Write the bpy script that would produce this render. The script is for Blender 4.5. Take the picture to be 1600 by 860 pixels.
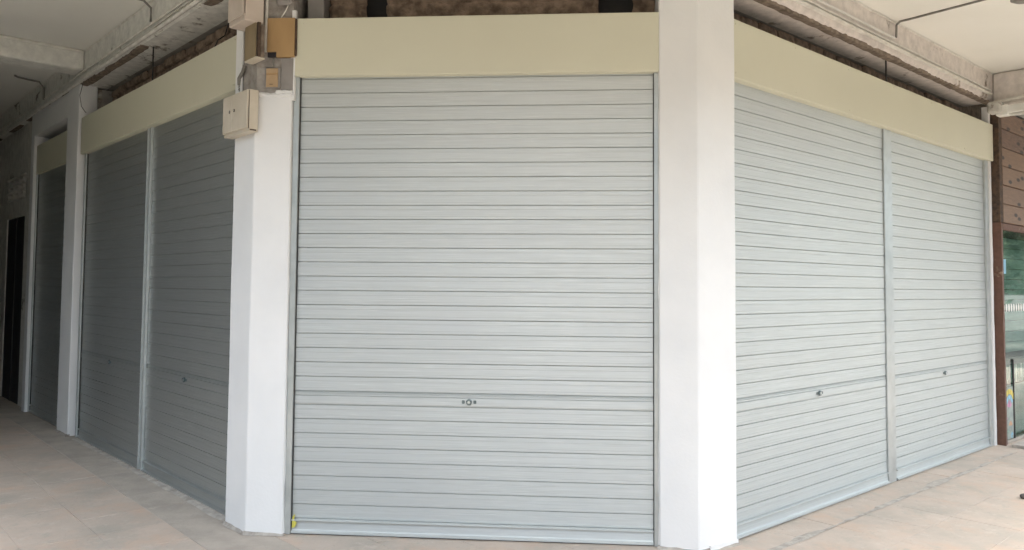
import bpy, math, random
from mathutils import Vector, Matrix, noise
random.seed(7)
for o in list(bpy.data.objects): bpy.data.objects.remove(o)
scn = bpy.context.scene
col = scn.collection
# ------------------------------------------------------------------ camera
FPX, PITCH, ROLL, CY, CAMH = 1243.9, math.radians(2.8925), math.radians(.4583), 385.0, 1.55
cp, sp = math.cos(PITCH), math.sin(PITCH)
FW = Vector((0, cp, sp)); _up = Vector((0, -sp, cp)); _rt = Vector((1, 0, 0))
RT = _rt*math.cos(ROLL) + _up*math.sin(ROLL); UP = _up*math.cos(ROLL) - _rt*math.sin(ROLL)
CAM = Vector((0, 0, CAMH))
cam = bpy.data.cameras.new('camera'); camo = bpy.data.objects.new('camera', cam); col.objects.link(camo)
m = Matrix((RT, UP, -FW)).transposed().to_4x4(); m.translation = CAM
camo.matrix_world = m
cam.sensor_width = 36; cam.lens = FPX/1600*36; cam.shift_y = -(430-CY)/1600
cam.clip_start = .05; cam.clip_end = 800
scn.camera = camo
# ------------------------------------------------------------------ world, sun, exposure
SUN_EL = math.radians(74); SUN_AZ = (.62, -.785)      # horizontal direction towards the sun
SKY, SUN_S, EXPO = .15, .8, 2.62
w = bpy.data.worlds.new('World'); scn.world = w; w.use_nodes = True
nt = w.node_tree; nt.nodes.clear()
sk = nt.nodes.new('ShaderNodeTexSky'); sk.sky_type = 'NISHITA'; sk.sun_disc = False
sk.sun_elevation = SUN_EL; sk.sun_rotation = math.atan2(SUN_AZ[0], SUN_AZ[1]); sk.dust_density = 5.0; sk.air_density = 1.0
bg = nt.nodes.new('ShaderNodeBackground'); bg.inputs[1].default_value = SKY
wo = nt.nodes.new('ShaderNodeOutputWorld')
hs = nt.nodes.new('ShaderNodeHueSaturation'); hs.inputs['Saturation'].default_value = .62      # thin bright overcast
tn = nt.nodes.new('ShaderNodeMix'); tn.data_type = 'RGBA'; tn.blend_type = 'MULTIPLY'; tn.inputs[0].default_value = 1; tn.inputs[7].default_value = (.965, 1.015, 1.0, 1)
nt.links.new(sk.outputs[0], hs.inputs['Color']); nt.links.new(hs.outputs[0], tn.inputs[6]); nt.links.new(tn.outputs[2], bg.inputs[0]); nt.links.new(bg.outputs[0], wo.inputs[0])
sl = bpy.data.lights.new('sun', 'SUN'); sl.energy = SUN_S; sl.angle = math.radians(12); sl.color = (1, .97, .90)
so = bpy.data.objects.new('sun', sl); col.objects.link(so)
sd = Vector((SUN_AZ[0]*math.cos(SUN_EL), SUN_AZ[1]*math.cos(SUN_EL), math.sin(SUN_EL)))
so.rotation_euler = sd.to_track_quat('Z', 'Y').to_euler(); so.location = (6, -8, 20)
vs = scn.view_settings; vs.view_transform = 'Standard'; vs.look = 'None'; vs.exposure = EXPO; vs.gamma = 1
scn.render.engine = 'CYCLES'

# ------------------------------------------------------------------ wall frames
# three wall lines of the corner shop: L(eft), F(ront chamfer), R(ight); u runs left to right, off = out of the wall
WL = {'F': ((-1.359, 5.053), (.865, 4.873)), 'R': ((1.393, 4.998), (4.760, 8.004)), 'L': ((-4.294, 8.040), (-1.921, 5.454))}
FR = {}
for k, (a, b) in WL.items():
    a = Vector(a); d = (Vector(b)-a).normalized(); FR[k] = (a, d, Vector((d.y, -d.x)), math.atan2(d.y, d.x))
def P2(w, u, off):
    a, d, n, _ = FR[w]; return a + d*u + n*off
def ray(x, y): return FW + RT*((x-800)/FPX) - UP*((y-CY)/FPX)
def floor_at(x, y, z=0.0):
    d = ray(x, y); return CAM + d*((z-CAMH)/d.z)
def uo(w, p):
    a, d, n, _ = FR[w]; q = Vector((p[0], p[1])) - a; return q.dot(d), q.dot(n)

# ------------------------------------------------------------------ materials
def nodes(name):
    m = bpy.data.materials.new(name); m.use_nodes = True
    return m, m.node_tree, m.node_tree.nodes['Principled BSDF']
def N(nt, t, **kw):
    n = nt.nodes.new(t)
    for k, v in kw.items(): setattr(n, k, v)
    return n
def pos(nt, stretch=(1, 1, 1), obj=False):
    g = N(nt, 'ShaderNodeTexCoord') if obj else N(nt, 'ShaderNodeNewGeometry')
    mp = N(nt, 'ShaderNodeMapping'); mp.inputs['Scale'].default_value = stretch
    nt.links.new(g.outputs['Object' if obj else 'Position'], mp.inputs[0]); return mp.outputs[0]
def nz(nt, vec, scale, detail=5, rough=.55, dist=0):
    n = N(nt, 'ShaderNodeTexNoise'); n.inputs['Scale'].default_value = scale; n.inputs['Detail'].default_value = detail
    n.inputs['Roughness'].default_value = rough; n.inputs['Distortion'].default_value = dist
    nt.links.new(vec, n.inputs['Vector']); return n.outputs[0]
def ramp(nt, fac, p0, p1):
    n = N(nt, 'ShaderNodeMapRange'); n.inputs[1].default_value = p0; n.inputs[2].default_value = p1
    nt.links.new(fac, n.inputs[0]); return n.outputs[0]
def mix(nt, fac, a, b, mode='MIX'):
    n = N(nt, 'ShaderNodeMix', data_type='RGBA', blend_type=mode)
    for sock, v in ((n.inputs[0], fac), (n.inputs[6], a), (n.inputs[7], b)):
        if isinstance(v, (int, float)): sock.default_value = v
        elif isinstance(v, tuple): sock.default_value = (*v, 1)
        else: nt.links.new(v, sock)
    return n.outputs[2]
def bumpn(nt, b, h, strength, dist=.01):
    n = N(nt, 'ShaderNodeBump'); n.inputs['Strength'].default_value = strength; n.inputs['Distance'].default_value = dist
    nt.links.new(h, n.inputs['Height']); nt.links.new(n.outputs[0], b.inputs['Normal'])
def mat(name, c1, c2=None, scale=6, rough=.6, metal=0, bump=.15, bscale=60, lo=.4, hi=.65, stretch=(1, 1, 1), spec=.5, obj=False, rv=.1):
    m, nt, b = nodes(name)
    c2 = c2 or tuple(x*.8 for x in c1)
    v = pos(nt, stretch, obj)
    f = ramp(nt, nz(nt, v, scale), lo, hi)
    nt.links.new(mix(nt, f, c1, c2), b.inputs['Base Color'])
    b.inputs['Metallic'].default_value = metal; b.inputs['Specular IOR Level'].default_value = spec
    rr = N(nt, 'ShaderNodeMapRange'); rr.inputs[3].default_value = rough-rv; rr.inputs[4].default_value = min(1, rough+rv)
    nt.links.new(nz(nt, v, scale*2.3), rr.inputs[0]); nt.links.new(rr.outputs[0], b.inputs['Roughness'])
    if bump: bumpn(nt, b, nz(nt, v, bscale, 6), bump)
    return m
def peel(name, paint, under, dark, amount=.5, scale=3.0, rough=.85):
    """old paint on cement: flaked patches to bare cement, dirty streaks, coarse relief"""
    m, nt, b = nodes(name)
    v = pos(nt)
    a = nz(nt, v, scale, 9, .68, .4); c = nz(nt, v, scale*5, 7, .6)
    f = ramp(nt, a, amount, amount+.045)
    base = mix(nt, ramp(nt, c, .35, .75), paint, tuple(x*.72 for x in paint))
    un = mix(nt, ramp(nt, c, .4, .6), under, dark)
    nt.links.new(mix(nt, f, base, un), b.inputs['Base Color'])
    b.inputs['Roughness'].default_value = rough
    add = N(nt, 'ShaderNodeMath', operation='SUBTRACT'); nt.links.new(c, add.inputs[0]); nt.links.new(f, add.inputs[1])
    bumpn(nt, b, add.outputs[0], .55, .006)
    return m
M = {}
def shutter_mat():
    m, nt, b = nodes('shutter_aluminium')
    v = pos(nt, (.9, .9, 70)); f = nz(nt, v, 2.2, 6, .65)
    v2 = pos(nt, (3, 3, 260)); g = nz(nt, v2, 1.5, 3, .6)
    blot = nz(nt, pos(nt), 1.4, 4, .5)
    c = mix(nt, ramp(nt, f, .3, .7), (.625, .655, .645), (.535, .56, .55))
    c = mix(nt, ramp(nt, g, .56, .74), c, (.72, .74, .735))
    c = mix(nt, ramp(nt, blot, .45, .75), c, (.575, .60, .595))
    nt.links.new(c, b.inputs['Base Color'])
    b.inputs['Metallic'].default_value = .76
    r = N(nt, 'ShaderNodeMapRange'); r.inputs[3].default_value = .44; r.inputs[4].default_value = .54
    nt.links.new(f, r.inputs[0]); nt.links.new(r.outputs[0], b.inputs['Roughness'])
    bumpn(nt, b, g, .10, .002)
    b.inputs['Anisotropic'].default_value = .8              # rolled sheet: grain runs along the slat, gloss spreads up and down
    cx = N(nt, 'ShaderNodeCombineXYZ'); cx.inputs[2].default_value = 1
    nt.links.new(cx.outputs[0], b.inputs['Tangent'])
    return m
M['shutter'] = shutter_mat()
M['rail'] = mat('rail_aluminium', (.56, .59, .585), (.49, .52, .515), 9, .42, .6, .05, 90)
M['white'] = mat('white_wall_paint', (.82, .82, .81), (.76, .765, .76), 2.2, .62, 0, .12, 55, .42, .75)
M['white_old'] = peel('old_white_paint', (.62, .60, .55), (.34, .30, .25), (.20, .17, .13), .60, 3.2)
M['beam_left'] = peel('beam_paint_left', (.80, .79, .73), (.36, .33, .28), (.17, .15, .12), .585, 2.6)
M['beam_right'] = peel('beam_paint_right', (.76, .70, .65), (.38, .32, .26), (.20, .16, .12), .59, 2.6)
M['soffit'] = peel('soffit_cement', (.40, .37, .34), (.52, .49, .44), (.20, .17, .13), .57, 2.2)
M['ceiling'] = mat('ceiling_paint', (.84, .83, .775), (.79, .78, .72), 1.3, .8, 0, .12, 30, .35, .75)
M['fascia'] = mat('fascia_cream_paint', (.66, .645, .51), (.63, .615, .485), 1.6, .48, 0, .03, 20, .3, .8, rv=.05)
M['brick'] = mat('bare_brick', (.36, .265, .195), (.15, .105, .075), 14, .95, 0, .9, 40, .35, .65)
M['plaster_edge'] = mat('broken_plaster', (.27, .215, .165), (.13, .10, .075), 16, .95, 0, .9, 45, .35, .65)
M['void'] = mat('dark_cavity', (.035, .033, .033), (.05, .045, .04), 5, .95, 0, .4, 30)  # near-black base stands in for the shade inside hollows
M['concrete'] = mat('bare_concrete', (.40, .375, .345), (.26, .235, .21), 18, .92, 0, .8, 60, .35, .68)
M['grey_panel'] = mat('grey_plate', (.30, .28, .265), (.25, .235, .22), 8, .6, 0, .1, 40)
M['cream_box'] = mat('cream_enamel', (.62, .56, .46), (.55, .49, .39), 7, .5, 0, .08, 60, .4, .7)
M['pink_box'] = mat('pale_pink_enamel', (.60, .52, .45), (.53, .45, .38), 7, .55, 0, .1, 60, .4, .7)
M['ply'] = mat('plywood', (.46, .30, .14), (.36, .225, .10), 5, .65, 0, .1, 60, .3, .7, (1, 1, .35))
M['brown_board'] = mat('brown_board', (.30, .235, .14), (.22, .17, .10), 6, .7, 0, .15, 60, .3, .7, (2, 2, .4))
M['brass'] = mat('tan_plate', (.48, .34, .20), (.40, .28, .16), 9, .6, 0, .1, 60)
M['rust'] = mat('rusty_edge', (.11, .07, .045), (.05, .035, .028), 22, .9, 0, .5, 70)
M['black'] = mat('black_iron', (.03, .028, .027), (.05, .045, .04), 12, .6, 0, .1, 60)
M['conduit'] = mat('painted_conduit', (.80, .78, .72), (.66, .63, .57), 13, .6, 0, .25, 70, .4, .65)
M['conduit_grey'] = mat('grey_conduit', (.25, .24, .22), (.17, .16, .14), 13, .6, 0, .25, 70)
M['lock'] = mat('lock_chrome', (.22, .27, .28), (.14, .18, .19), 30, .3, .8, 0)
M['lock_core'] = mat('lock_core', (.60, .64, .64), (.5, .54, .54), 30, .3, .8, 0)
M['cement'] = mat('cement_screed', (.45, .395, .335), (.35, .31, .265), 4.5, .9, 0, .5, 35, .35, .65)
M['mortar'] = mat('mortar', (.47, .43, .38), (.30, .27, .235), 11, .95, 0, .8, 45)
M['joint'] = mat('joint_dirt', (.40, .345, .285), (.28, .245, .205), 8, .95, 0, .5, 50)
M['asphalt'] = mat('street_concrete', (.115, .105, .09), (.085, .078, .066), 1.5, .9, 0, .3, 30)
M['dark_wall'] = mat('dark_green_wall', (.125, .19, .165), (.09, .14, .12), 1.5, .8, 0, .2, 20)
M['timber'] = peel('red_brown_timber', (.15, .075, .05), (.36, .26, .18), (.10, .06, .04), .60, 5.0, .7)
M['door'] = mat('dark_door', (.022, .02, .026), (.03, .027, .03), 4, .55, 0, .05, 40)
M['wall_left'] = peel('grey_left_wall', (.74, .72, .67), (.36, .34, .31), (.25, .23, .2), .62, 2.0)
M['vent'] = mat('vent_block_cement', (.80, .77, .72), (.70, .67, .62), 9, .9, 0, .4, 60)
M['lamp_white'] = mat('lamp_white', (.78, .77, .73), (.70, .69, .64), 6, .45, 0, .05, 50)
M['tape'] = mat('yellow_tape', (.62, .56, .10), (.5, .45, .08), 20, .6, 0, .1, 60)
M['stone'] = mat('dark_stone', (.10, .09, .08), (.06, .055, .05), 30, .8, 0, .5, 80)
def tile_mat():
    m, nt, b = nodes('worn_cement_tile')
    v = pos(nt); oi = N(nt, 'ShaderNodeObjectInfo')
    c = mix(nt, oi.outputs['Random'], (.52, .425, .35), (.475, .40, .335))
    c = mix(nt, ramp(nt, nz(nt, v, 1.7, 8, .65, 0), .42, .70), c, (.37, .33, .28))
    c = mix(nt, ramp(nt, nz(nt, pos(nt, (1, 1, 1)), 7, 10, .78, .15), .53, .72), c, (.55, .485, .42))
    c = mix(nt, ramp(nt, nz(nt, v, 30, 6, .75), .585, .70), c, (.31, .265, .22))
    c = mix(nt, ramp(nt, nz(nt, v, 2.6, 9, .72), .50, .74), c, (.52, .375, .28))
    c = mix(nt, ramp(nt, nz(nt, pos(nt, (1.2, .8, 1)), 4.3, 10, .75), .55, .72), c, (.36, .34, .29))
    nt.links.new(c, b.inputs['Base Color'])
    r = N(nt, 'ShaderNodeMapRange'); r.inputs[3].default_value = .55; r.inputs[4].default_value = .85
    nt.links.new(nz(nt, v, 5), r.inputs[0]); nt.links.new(r.outputs[0], b.inputs['Roughness'])
    bumpn(nt, b, nz(nt, v, 38, 8, .65), .35, .006)
    return m
M['tile'] = tile_mat()
def plank_mat():
    m, nt, b = nodes('knotty_plank')
    v = pos(nt, (1, 1, 7)); oi = N(nt, 'ShaderNodeObjectInfo')
    c = mix(nt, ramp(nt, nz(nt, v, 7, 6, .6, .8), .35, .65), (.19, .11, .075), (.11, .066, .046))
    c = mix(nt, oi.outputs['Random'], c, mix(nt, .5, c, (.30, .19, .11)))
    vo = N(nt, 'ShaderNodeTexVoronoi'); vo.inputs['Scale'].default_value = 6.0
    vo.voronoi_dimensions = '2D'
    sx = N(nt, 'ShaderNodeSeparateXYZ'); cx = N(nt, 'ShaderNodeCombineXYZ'); nt.links.new(pos(nt, (.42, 1, 1.15), obj=True), sx.inputs[0])
    nt.links.new(sx.outputs[0], cx.inputs[0]); nt.links.new(sx.outputs[2], cx.inputs[1]); nt.links.new(cx.outputs[0], vo.inputs['Vector'])
    k = ramp(nt, vo.outputs['Distance'], .17, .10)
    c = mix(nt, k, c, (.035, .022, .018))
    nt.links.new(c, b.inputs['Base Color']); b.inputs['Roughness'].default_value = .6
    bumpn(nt, b, nz(nt, v, 12), .2)
    return m
M['plank'] = plank_mat()
def flat(name, c, rough=.6):
    return mat(name, c, tuple(x*.85 for x in c), 12, rough, 0, .05, 60)
M['teal'] = mat('pale_green_board', (.26, .38, .32), (.19, .29, .245), 5, .5, 0, .05, 50, stretch=(1, 1, 6))
M['y'] = flat('mural_yellow', (.70, .56, .10)); M['b'] = flat('mural_blue', (.25, .50, .66)); M['p'] = flat('mural_pink', (.55, .25, .40))
M['o'] = flat('mural_orange', (.62, .36, .22)); M['mural'] = mat('mural_ground', (.34, .38, .34), (.24, .27, .25), 14, .7, 0, .1, 50)
gm, gnt, gb = nodes('shop_glass')
gb.inputs['Base Color'].default_value = (.70, .86, .81, 1); gb.inputs['Roughness'].default_value = .02
gb.inputs['Transmission Weight'].default_value = 1; gb.inputs['IOR'].default_value = 1.45
M['glass'] = gm

# ------------------------------------------------------------------ mesh helpers
class MB:
    def __init__(s): s.v = []; s.f = []
    def box(s, x0, x1, y0, y1, z0, z1):
        i = len(s.v)
        s.v += [(x, y, z) for z in (z0, z1) for y in (y0, y1) for x in (x0, x1)]
        s.f += [tuple(i+k for k in q) for q in ((0, 2, 3, 1), (4, 5, 7, 6), (0, 1, 5, 4), (1, 3, 7, 5), (3, 2, 6, 7), (2, 0, 4, 6))]
        return s
    def bbox(s, x0, x1, y0, y1, z0, z1, b=.004):
        """box with a chamfer on every edge"""
        i = len(s.v); idx = {}
        X, Y, Z = (x0, x1), (y0, y1), (z0, z1)
        for cx in (0, 1):
            for cy in (0, 1):
                for cz in (0, 1):
                    for ax in range(3):
                        p = [X[cx], Y[cy], Z[cz]]
                        for a2, c in ((0, cx), (1, cy), (2, cz)):
                            if a2 != ax: p[a2] += b*(1-2*c)
                        idx[cx, cy, cz, ax] = len(s.v); s.v.append(tuple(p))
        def quad(ids, n):
            a, c, d = (Vector(s.v[k]) for k in ids[:3])
            if (c-a).cross(d-c).dot(Vector(n)) < 0: ids = ids[::-1]
            s.f.append(tuple(ids))
        for ax in range(3):
            o1, o2 = [k for k in range(3) if k != ax]
            for c in (0, 1):
                ids = []
                for p, q in ((0, 0), (1, 0), (1, 1), (0, 1)):
                    key = [0, 0, 0]; key[ax] = c; key[o1] = p; key[o2] = q; ids.append(idx[(*key, ax)])
                n = [0, 0, 0]; n[ax] = 2*c-1; quad(ids, n)
            for p in (0, 1):
                for q in (0, 1):
                    k0 = [0, 0, 0]; k0[o1] = p; k0[o2] = q; k1 = list(k0); k1[ax] = 1
                    n = [0, 0, 0]; n[o1] = 2*p-1; n[o2] = 2*q-1
                    quad([idx[(*k0, o1)], idx[(*k1, o1)], idx[(*k1, o2)], idx[(*k0, o2)]], n)
        for c in [(a, b2, d) for a in (0, 1) for b2 in (0, 1) for d in (0, 1)]:
            quad([idx[(*c, 0)], idx[(*c, 1)], idx[(*c, 2)]], [2*k-1 for k in c])
        return s
    def prism(s, pts, z0, z1):
        i = len(s.v); n = len(pts)
        s.v += [(p[0], p[1], z0) for p in pts] + [(p[0], p[1], z1) for p in pts]
        s.f += [tuple(range(i+n-1, i-1, -1)), tuple(range(i+n, i+2*n))]
        s.f += [(i+k, i+(k+1) % n, i+n+(k+1) % n, i+n+k) for k in range(n)]
        return s
    def tube(s, pts, r, seg=8, ends=True):
        i = len(s.v); pts = [Vector(p) for p in pts]
        for k, p in enumerate(pts):
            t = (pts[min(k+1, len(pts)-1)] - pts[max(k-1, 0)]).normalized()
            a = t.orthogonal() if abs(t.z) > .95 else t.cross(Vector((0, 0, 1)))
            a.normalize(); c = t.cross(a)
            rr = r[k] if isinstance(r, (list, tuple)) else r
            for q in range(seg):
                an = 2*math.pi*q/seg; s.v.append(tuple(p + a*(rr*math.cos(an)) + c*(rr*math.sin(an))))
        for k in range(len(pts)-1):
            for q in range(seg):
                s.f.append((i+k*seg+q, i+k*seg+(q+1) % seg, i+(k+1)*seg+(q+1) % seg, i+(k+1)*seg+q))
        if ends:
            s.f.append(tuple(range(i, i+seg))[::-1]); j = i+(len(pts)-1)*seg; s.f.append(tuple(range(j, j+seg)))
        return s
    def profile(s, prof, xs, jit=None):
        """extrude a closed (y,z) outline along x, optional jitter(k, x, y, z)"""
        i = len(s.v); n = len(prof)
        for x in xs:
            for k, (y, z) in enumerate(prof):
                s.v.append(jit(k, x, y, z) if jit else (x, y, z))
        for a in range(len(xs)-1):
            for k in range(n):
                s.f.append((i+a*n+k, i+a*n+(k+1) % n, i+(a+1)*n+(k+1) % n, i+(a+1)*n+k))
        s.f.append(tuple(range(i, i+n))[::-1]); j = i+(len(xs)-1)*n; s.f.append(tuple(range(j, j+n)))
        return s
    def mesh(s, name, m, smooth=False):
        me = bpy.data.meshes.new(name); me.from_pydata(s.v, [], s.f); me.validate()
        import bmesh
        bm = bmesh.new(); bm.from_mesh(me); bmesh.ops.recalc_face_normals(bm, faces=bm.faces); bm.to_mesh(me); bm.free()
        me.materials.append(M[m] if isinstance(m, str) else m)
        if smooth:
            for p in me.polygons: p.use_smooth = True
        return me
def link(name, me, parent=None, loc=(0, 0, 0), rot=(0, 0, 0)):
    o = bpy.data.objects.new(name, me); col.objects.link(o); o.parent = parent; o.location = loc; o.rotation_euler = rot
    return o
def tag(o, label=None, cat=None, group=None, kind=None):
    for k, v in (('label', label), ('category', cat), ('group', group), ('kind', kind)):
        if v: o[k] = v
    return o
def place(w, u, off=0, z=0):
    p = P2(w, u, off); return dict(loc=(p.x, p.y, z), rot=(0, 0, FR[w][3]))
def thing(name, w, u, off, z, label, cat, group=None):
    return tag(link(name, None, **place(w, u, off, z)), label, cat, group)
def part(name, mb, m, parent, loc=(0, 0, 0), rot=(0, 0, 0), smooth=False):
    return link(name, mb.mesh(name, m, smooth), parent, loc, rot)
def solo(name, mb, m, w, u, off, z, label, cat, group=None, smooth=False):
    return tag(link(name, mb.mesh(name, m, smooth), **place(w, u, off, z)), label, cat, group)
def rng(a, b, n): return [a+(b-a)*k/n for k in range(n+1)]
def nj(x, s, seed=0): return noise.noise(Vector((x*s, seed*7.3, seed*1.7)))

# ------------------------------------------------------------------ ground, walkway, ceilings
tag(link('street', MB().prism([(-300, -300), (300, -300), (300, 300), (-300, 300)], -.6, -.15).mesh('street', 'asphalt')), kind='structure')
def meet(w1, o1, w2, o2):
    a, d, n, _ = FR[w1]; b, e, k, _ = FR[w2]
    p = a+n*o1; q = b+k*o2; r = q-p; den = d.x*e.y-d.y*e.x
    t = (r.x*e.y-r.y*e.x)/den; return p+d*t
OUT = 3.1; ROUT = 2.85
slab = [P2('L', -14, -3), P2('L', -14, OUT), meet('L', OUT, 'R', OUT), P2('R', 14, OUT), P2('R', 14, -3), meet('L', -3, 'R', -3)]
floor = tag(link('walkway_floor', MB().prism(slab[::-1], -.5, -.012).mesh('walkway_floor', 'joint')), kind='structure')
# cement tiles on one grid, joints as in the photo: u = -2.53 + .411 i, off = .272 + .411 j in the right wall's frame
T = .411
TM = [MB().bbox(-.2046, .2046, -.2046, .2046, -.03, 0, .0018).mesh('tile', 'tile') for _ in range(1)]
CM = [MB().bbox(-.2046, .2046, -.2046, .2046, -.03, 0, .0018).mesh('tile', 'cement')]
cand = []
for i in range(-34, 34):
    for j in range(-34, 12):
        u, o = -2.53+T*(i+.5), .272+T*(j+.5)
        p = P2('R', u, o); lo = uo('L', p)[1]; fo = uo('F', p)[1]
        if max(o, lo, fo) < -.22 or o > OUT-.15 or lo > OUT-.15: continue
        d = Vector((p.x, p.y, 0))-CAM; dep = d.dot(FW)
        vis = False
        if dep > .5:
            X = 800+FPX*d.dot(RT)/dep; Y = CY-FPX*d.dot(UP)/dep
            vis = -120 < X < 1720 and Y < 1040
        # behind the building line as seen from the camera
        cand.append((dep if vis else 999, u, o, p, lo))
cand.sort(key=lambda c: c[0])
rest = MB(); ang = FR['R'][3]; nt_ = 0
for dep, u, o, p, lo in cand:
    r = random.Random(int((u+50)*1000)+int((o+50)*777))
    z = r.uniform(-.0015, .0015)
    if dep < 900 and nt_ < 290:
        nt_ += 1
        link('tile', CM[0] if 0 < lo < .42 and o < 0 else TM[0], floor, (p.x, p.y, z), (r.uniform(-.0015, .0015), r.uniform(-.0015, .0015), ang+r.choice((0, math.pi/2))+r.uniform(-.004, .004)))
    else:
        q = [P2('R', u+a*.2046, o+b*.2046) for a, b in ((-1, -1), (1, -1), (1, 1), (-1, 1))]
        rest.prism(q, -.03, z)
tag(link('tile_field', rest.mesh('tile_field', 'tile'), floor), kind='stuff')
# ragged mortar seam along the first joint in front of the right shutters
mb = MB(); xs = rng(-.1, 4.3, 150)
seam = []
for x in xs:
    wd = .012 + .05*max(0, nj(x, 2.2, 3)+.25) + .012*nj(x, 14, 5)
    wd = max(.004, wd); c0 = -.272 + .012*nj(x, 1.5, 9)
    seam.append((x, c0-wd*.5, c0+wd*1.3))
for x, a, b in seam: mb.v += [(x, a, .0022), (x, (a+b)/2, .0048), (x, b, .0022)]
for k in range(len(seam)-1):
    i = 3*k; mb.f += [(i, i+3, i+4, i+1), (i+1, i+4, i+5, i+2)]
link('mortar_seam', mb.mesh('mortar_seam', 'mortar', True), floor, **place('R', 0))
# thin screed lip at the foot of the left shutters
mb = MB(); xs = rng(.0, 3.7, 90)
mb.profile([(0, -.001), (-.075, -.001), (-.06, .006), (0, .008)], xs, lambda k, x, y, z: (x, y*(1+.35*nj(x, 4, 2)) if k in (1, 2) else y, z))
link('screed_lip', mb.mesh('screed_lip', 'mortar'), floor, **place('L', 0))

ZL, ZR, ZSL, ZSR, BF = 3.90, 3.74, 3.60, 3.46, .09     # ceilings, beam soffits, beam face offset
corner_in = meet('L', -.36, 'R', -.36)
CF = 3.5                                                # unseen canopy edge, chamfered like the shop corner, sized to shade the upper shutter
cl_out = meet('L', OUT, 'F', CF); cr_out = meet('F', CF, 'R', ROUT); cm_out = (cl_out+cr_out)/2
tag(link('ceiling_left', MB().prism([P2('L', -14, -.36), P2('L', -14, OUT), cl_out, cm_out, corner_in][::-1], ZL, ZL+.25).mesh('ceiling_left', 'ceiling')), kind='structure')
tag(link('ceiling_right', MB().prism([corner_in, cm_out, cr_out, P2('R', 14, ROUT), P2('R', 14, -.36)][::-1], ZR, ZR+.4).mesh('ceiling_right', 'ceiling')), kind='structure')

# building mass behind the shutters and upper storeys over the walkway
BK = -.42
core = [P2('L', -14, BK), meet('L', BK, 'F', BK), meet('F', BK, 'R', BK), P2('R', 14, BK), P2('R', 14, -9), meet('L', -9, 'R', -9) + Vector((0, 4)), P2('L', -14, -9)]
bld = tag(link('shop_building', None, loc=(0, 12, 0)), 'two storey corner shop building of rough brown brick behind shutters', 'building')
o = link('core_wall', MB().prism(core, 0, ZR-.02).mesh('core_wall', 'plaster_edge'), bld, (0, -12, 0))
up_ = [P2('L', -14, OUT), cl_out, cr_out, P2('R', 14, ROUT), P2('R', 14, -9), P2('L', -14, -9)]
link('upper_storey', MB().prism(up_, ZR+.42, 7.2).mesh('upper_storey', 'white_old'), bld, (0, -12, 0))

# ------------------------------------------------------------------ roller shutters
PITCHS = .0888
def slat_prof(h):
    return [(.010, 0), (.005, .0005), (0, .0034), (-.0003, .010), (-.0003, .0192), (.0011, .0208), (-.0001, .0232), (-.0004, h*.5),
            (-.0004, h*.68), (.0014, h*.700), (0, h*.728), (0, h-.0034), (.005, h-.0012), (.011, h-.0008), (.013, h*.5)]
def shutter(w, u0, u1, label, lock_u=None, rails=(.04, .04), top=2.955, lock=True, group='grey roller shutters of the corner shop', zl=.80):
    W = u1-u0
    t = thing('roller_shutter', w, u0, 0, 0, label, 'shutter', group)
    r = random.Random(int(u0*100)+ord(w))
    def slat(name, z, h, prof=None):
        key = ('s', name, h)
        if key not in cache:
            cache[key] = MB().profile(prof or slat_prof(h), [0, W]).mesh(name, 'shutter')
        return link(name, cache[key], t, (0, r.uniform(-.0008, .0008), z), (r.gauss(0, .009), 0, 0))
    cache = {}
    nlow = 8; hl = (zl-.095)/nlow
    z = .095
    for k in range(nlow): slat('slat', z, hl); z += hl
    h = .086                                               # the lock slat: flat face, stepped double line on top
    ls = slat('lock_slat', z, h, [(.009, 0), (.003, .0008), (0, .0045), (-.002, .012), (-.002, .055), (.007, .0565), (.007, .0615), (-.001, .063),
                                  (-.001, .070), (.006, .0715), (.006, .0760), (-.0005, .0775), (.008, .084), (.012, .0855), (.014, .04)])
    z += h
    n = max(1, round((top-z)/PITCHS)); hh = (top-z)/n
    for k in range(n): slat('slat', z, hh); z += hh
    bb = part('bottom_bar', MB().profile([(.012, .008), (-.022, .008), (-.022, .018), (-.010, .024), (-.006, .030), (-.003, .074), (-.004, .079), (-.018, .083), (-.018, .090), (.002, .0945), (.012, .0945)], [0, W]), 'shutter', t)
    part('gap_shade', MB().box(.004, W-.004, -.006, .008, .0005, .008), 'black', bb)  # black strip fills the gap under the bar in place of its shade
    for s_, rw in zip((0, 1), rails):
        if not rw: continue
        mb = MB()
        x0, x1 = ((-rw, -.004) if s_ == 0 else (W+.004, W+rw))
        mb.bbox(x0, x1, -.026, .03, .001, top-.03, .002)
        rl = part('guide_rail', mb, 'rail', t)
        xb = (-.004, 0) if s_ == 0 else (W, W+.004)
        part('brush_strip', MB().box(xb[0]+.0004, xb[1]-.0004, -.012, .0, .001, top-.03), 'black', rl)
    if lock:
        x = lock_u-u0; zz = zl+.034
        lk = part('lock', MB().tube([(0, -.001, 0), (0, -.011, 0), (0, -.013, 0)], [.0185, .0185, .015], 16), 'lock', t, (x, -.001, zz), smooth=False)
        part('keyhole', MB().tube([(0, -.0131, 0), (0, -.0145, 0)], .0085, 12), 'lock_core', lk)
        for s_ in (-1, 1):
            part('clip', MB().bbox(s_*.036-.009, s_*.036+.009, -.007, -.001, -.010, .010, .003), 'lock', lk)
    return t
shutter('F', 0, 2.231, 'wide front roller shutter between the two white corner columns', 1.105)
shutter('R', -.02, 2.172, 'pale roller shutter right of the right corner column, nearer of two', 1.077, rails=(.05, 0), zl=.775)
shutter('R', 2.332, 4.505, 'pale roller shutter beside the brown timber post, farther of two', 3.402, rails=(0, .0), zl=.765)
shutter('L', 1.872, 3.68, 'dark roller shutter left of the left corner column, nearer of two', 2.724, rails=(0, .04), zl=.795)
shutter('L', -.06, 1.775, 'dark roller shutter between far white pillar and left mullion', .877, rails=(.05, 0), zl=.79)
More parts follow.
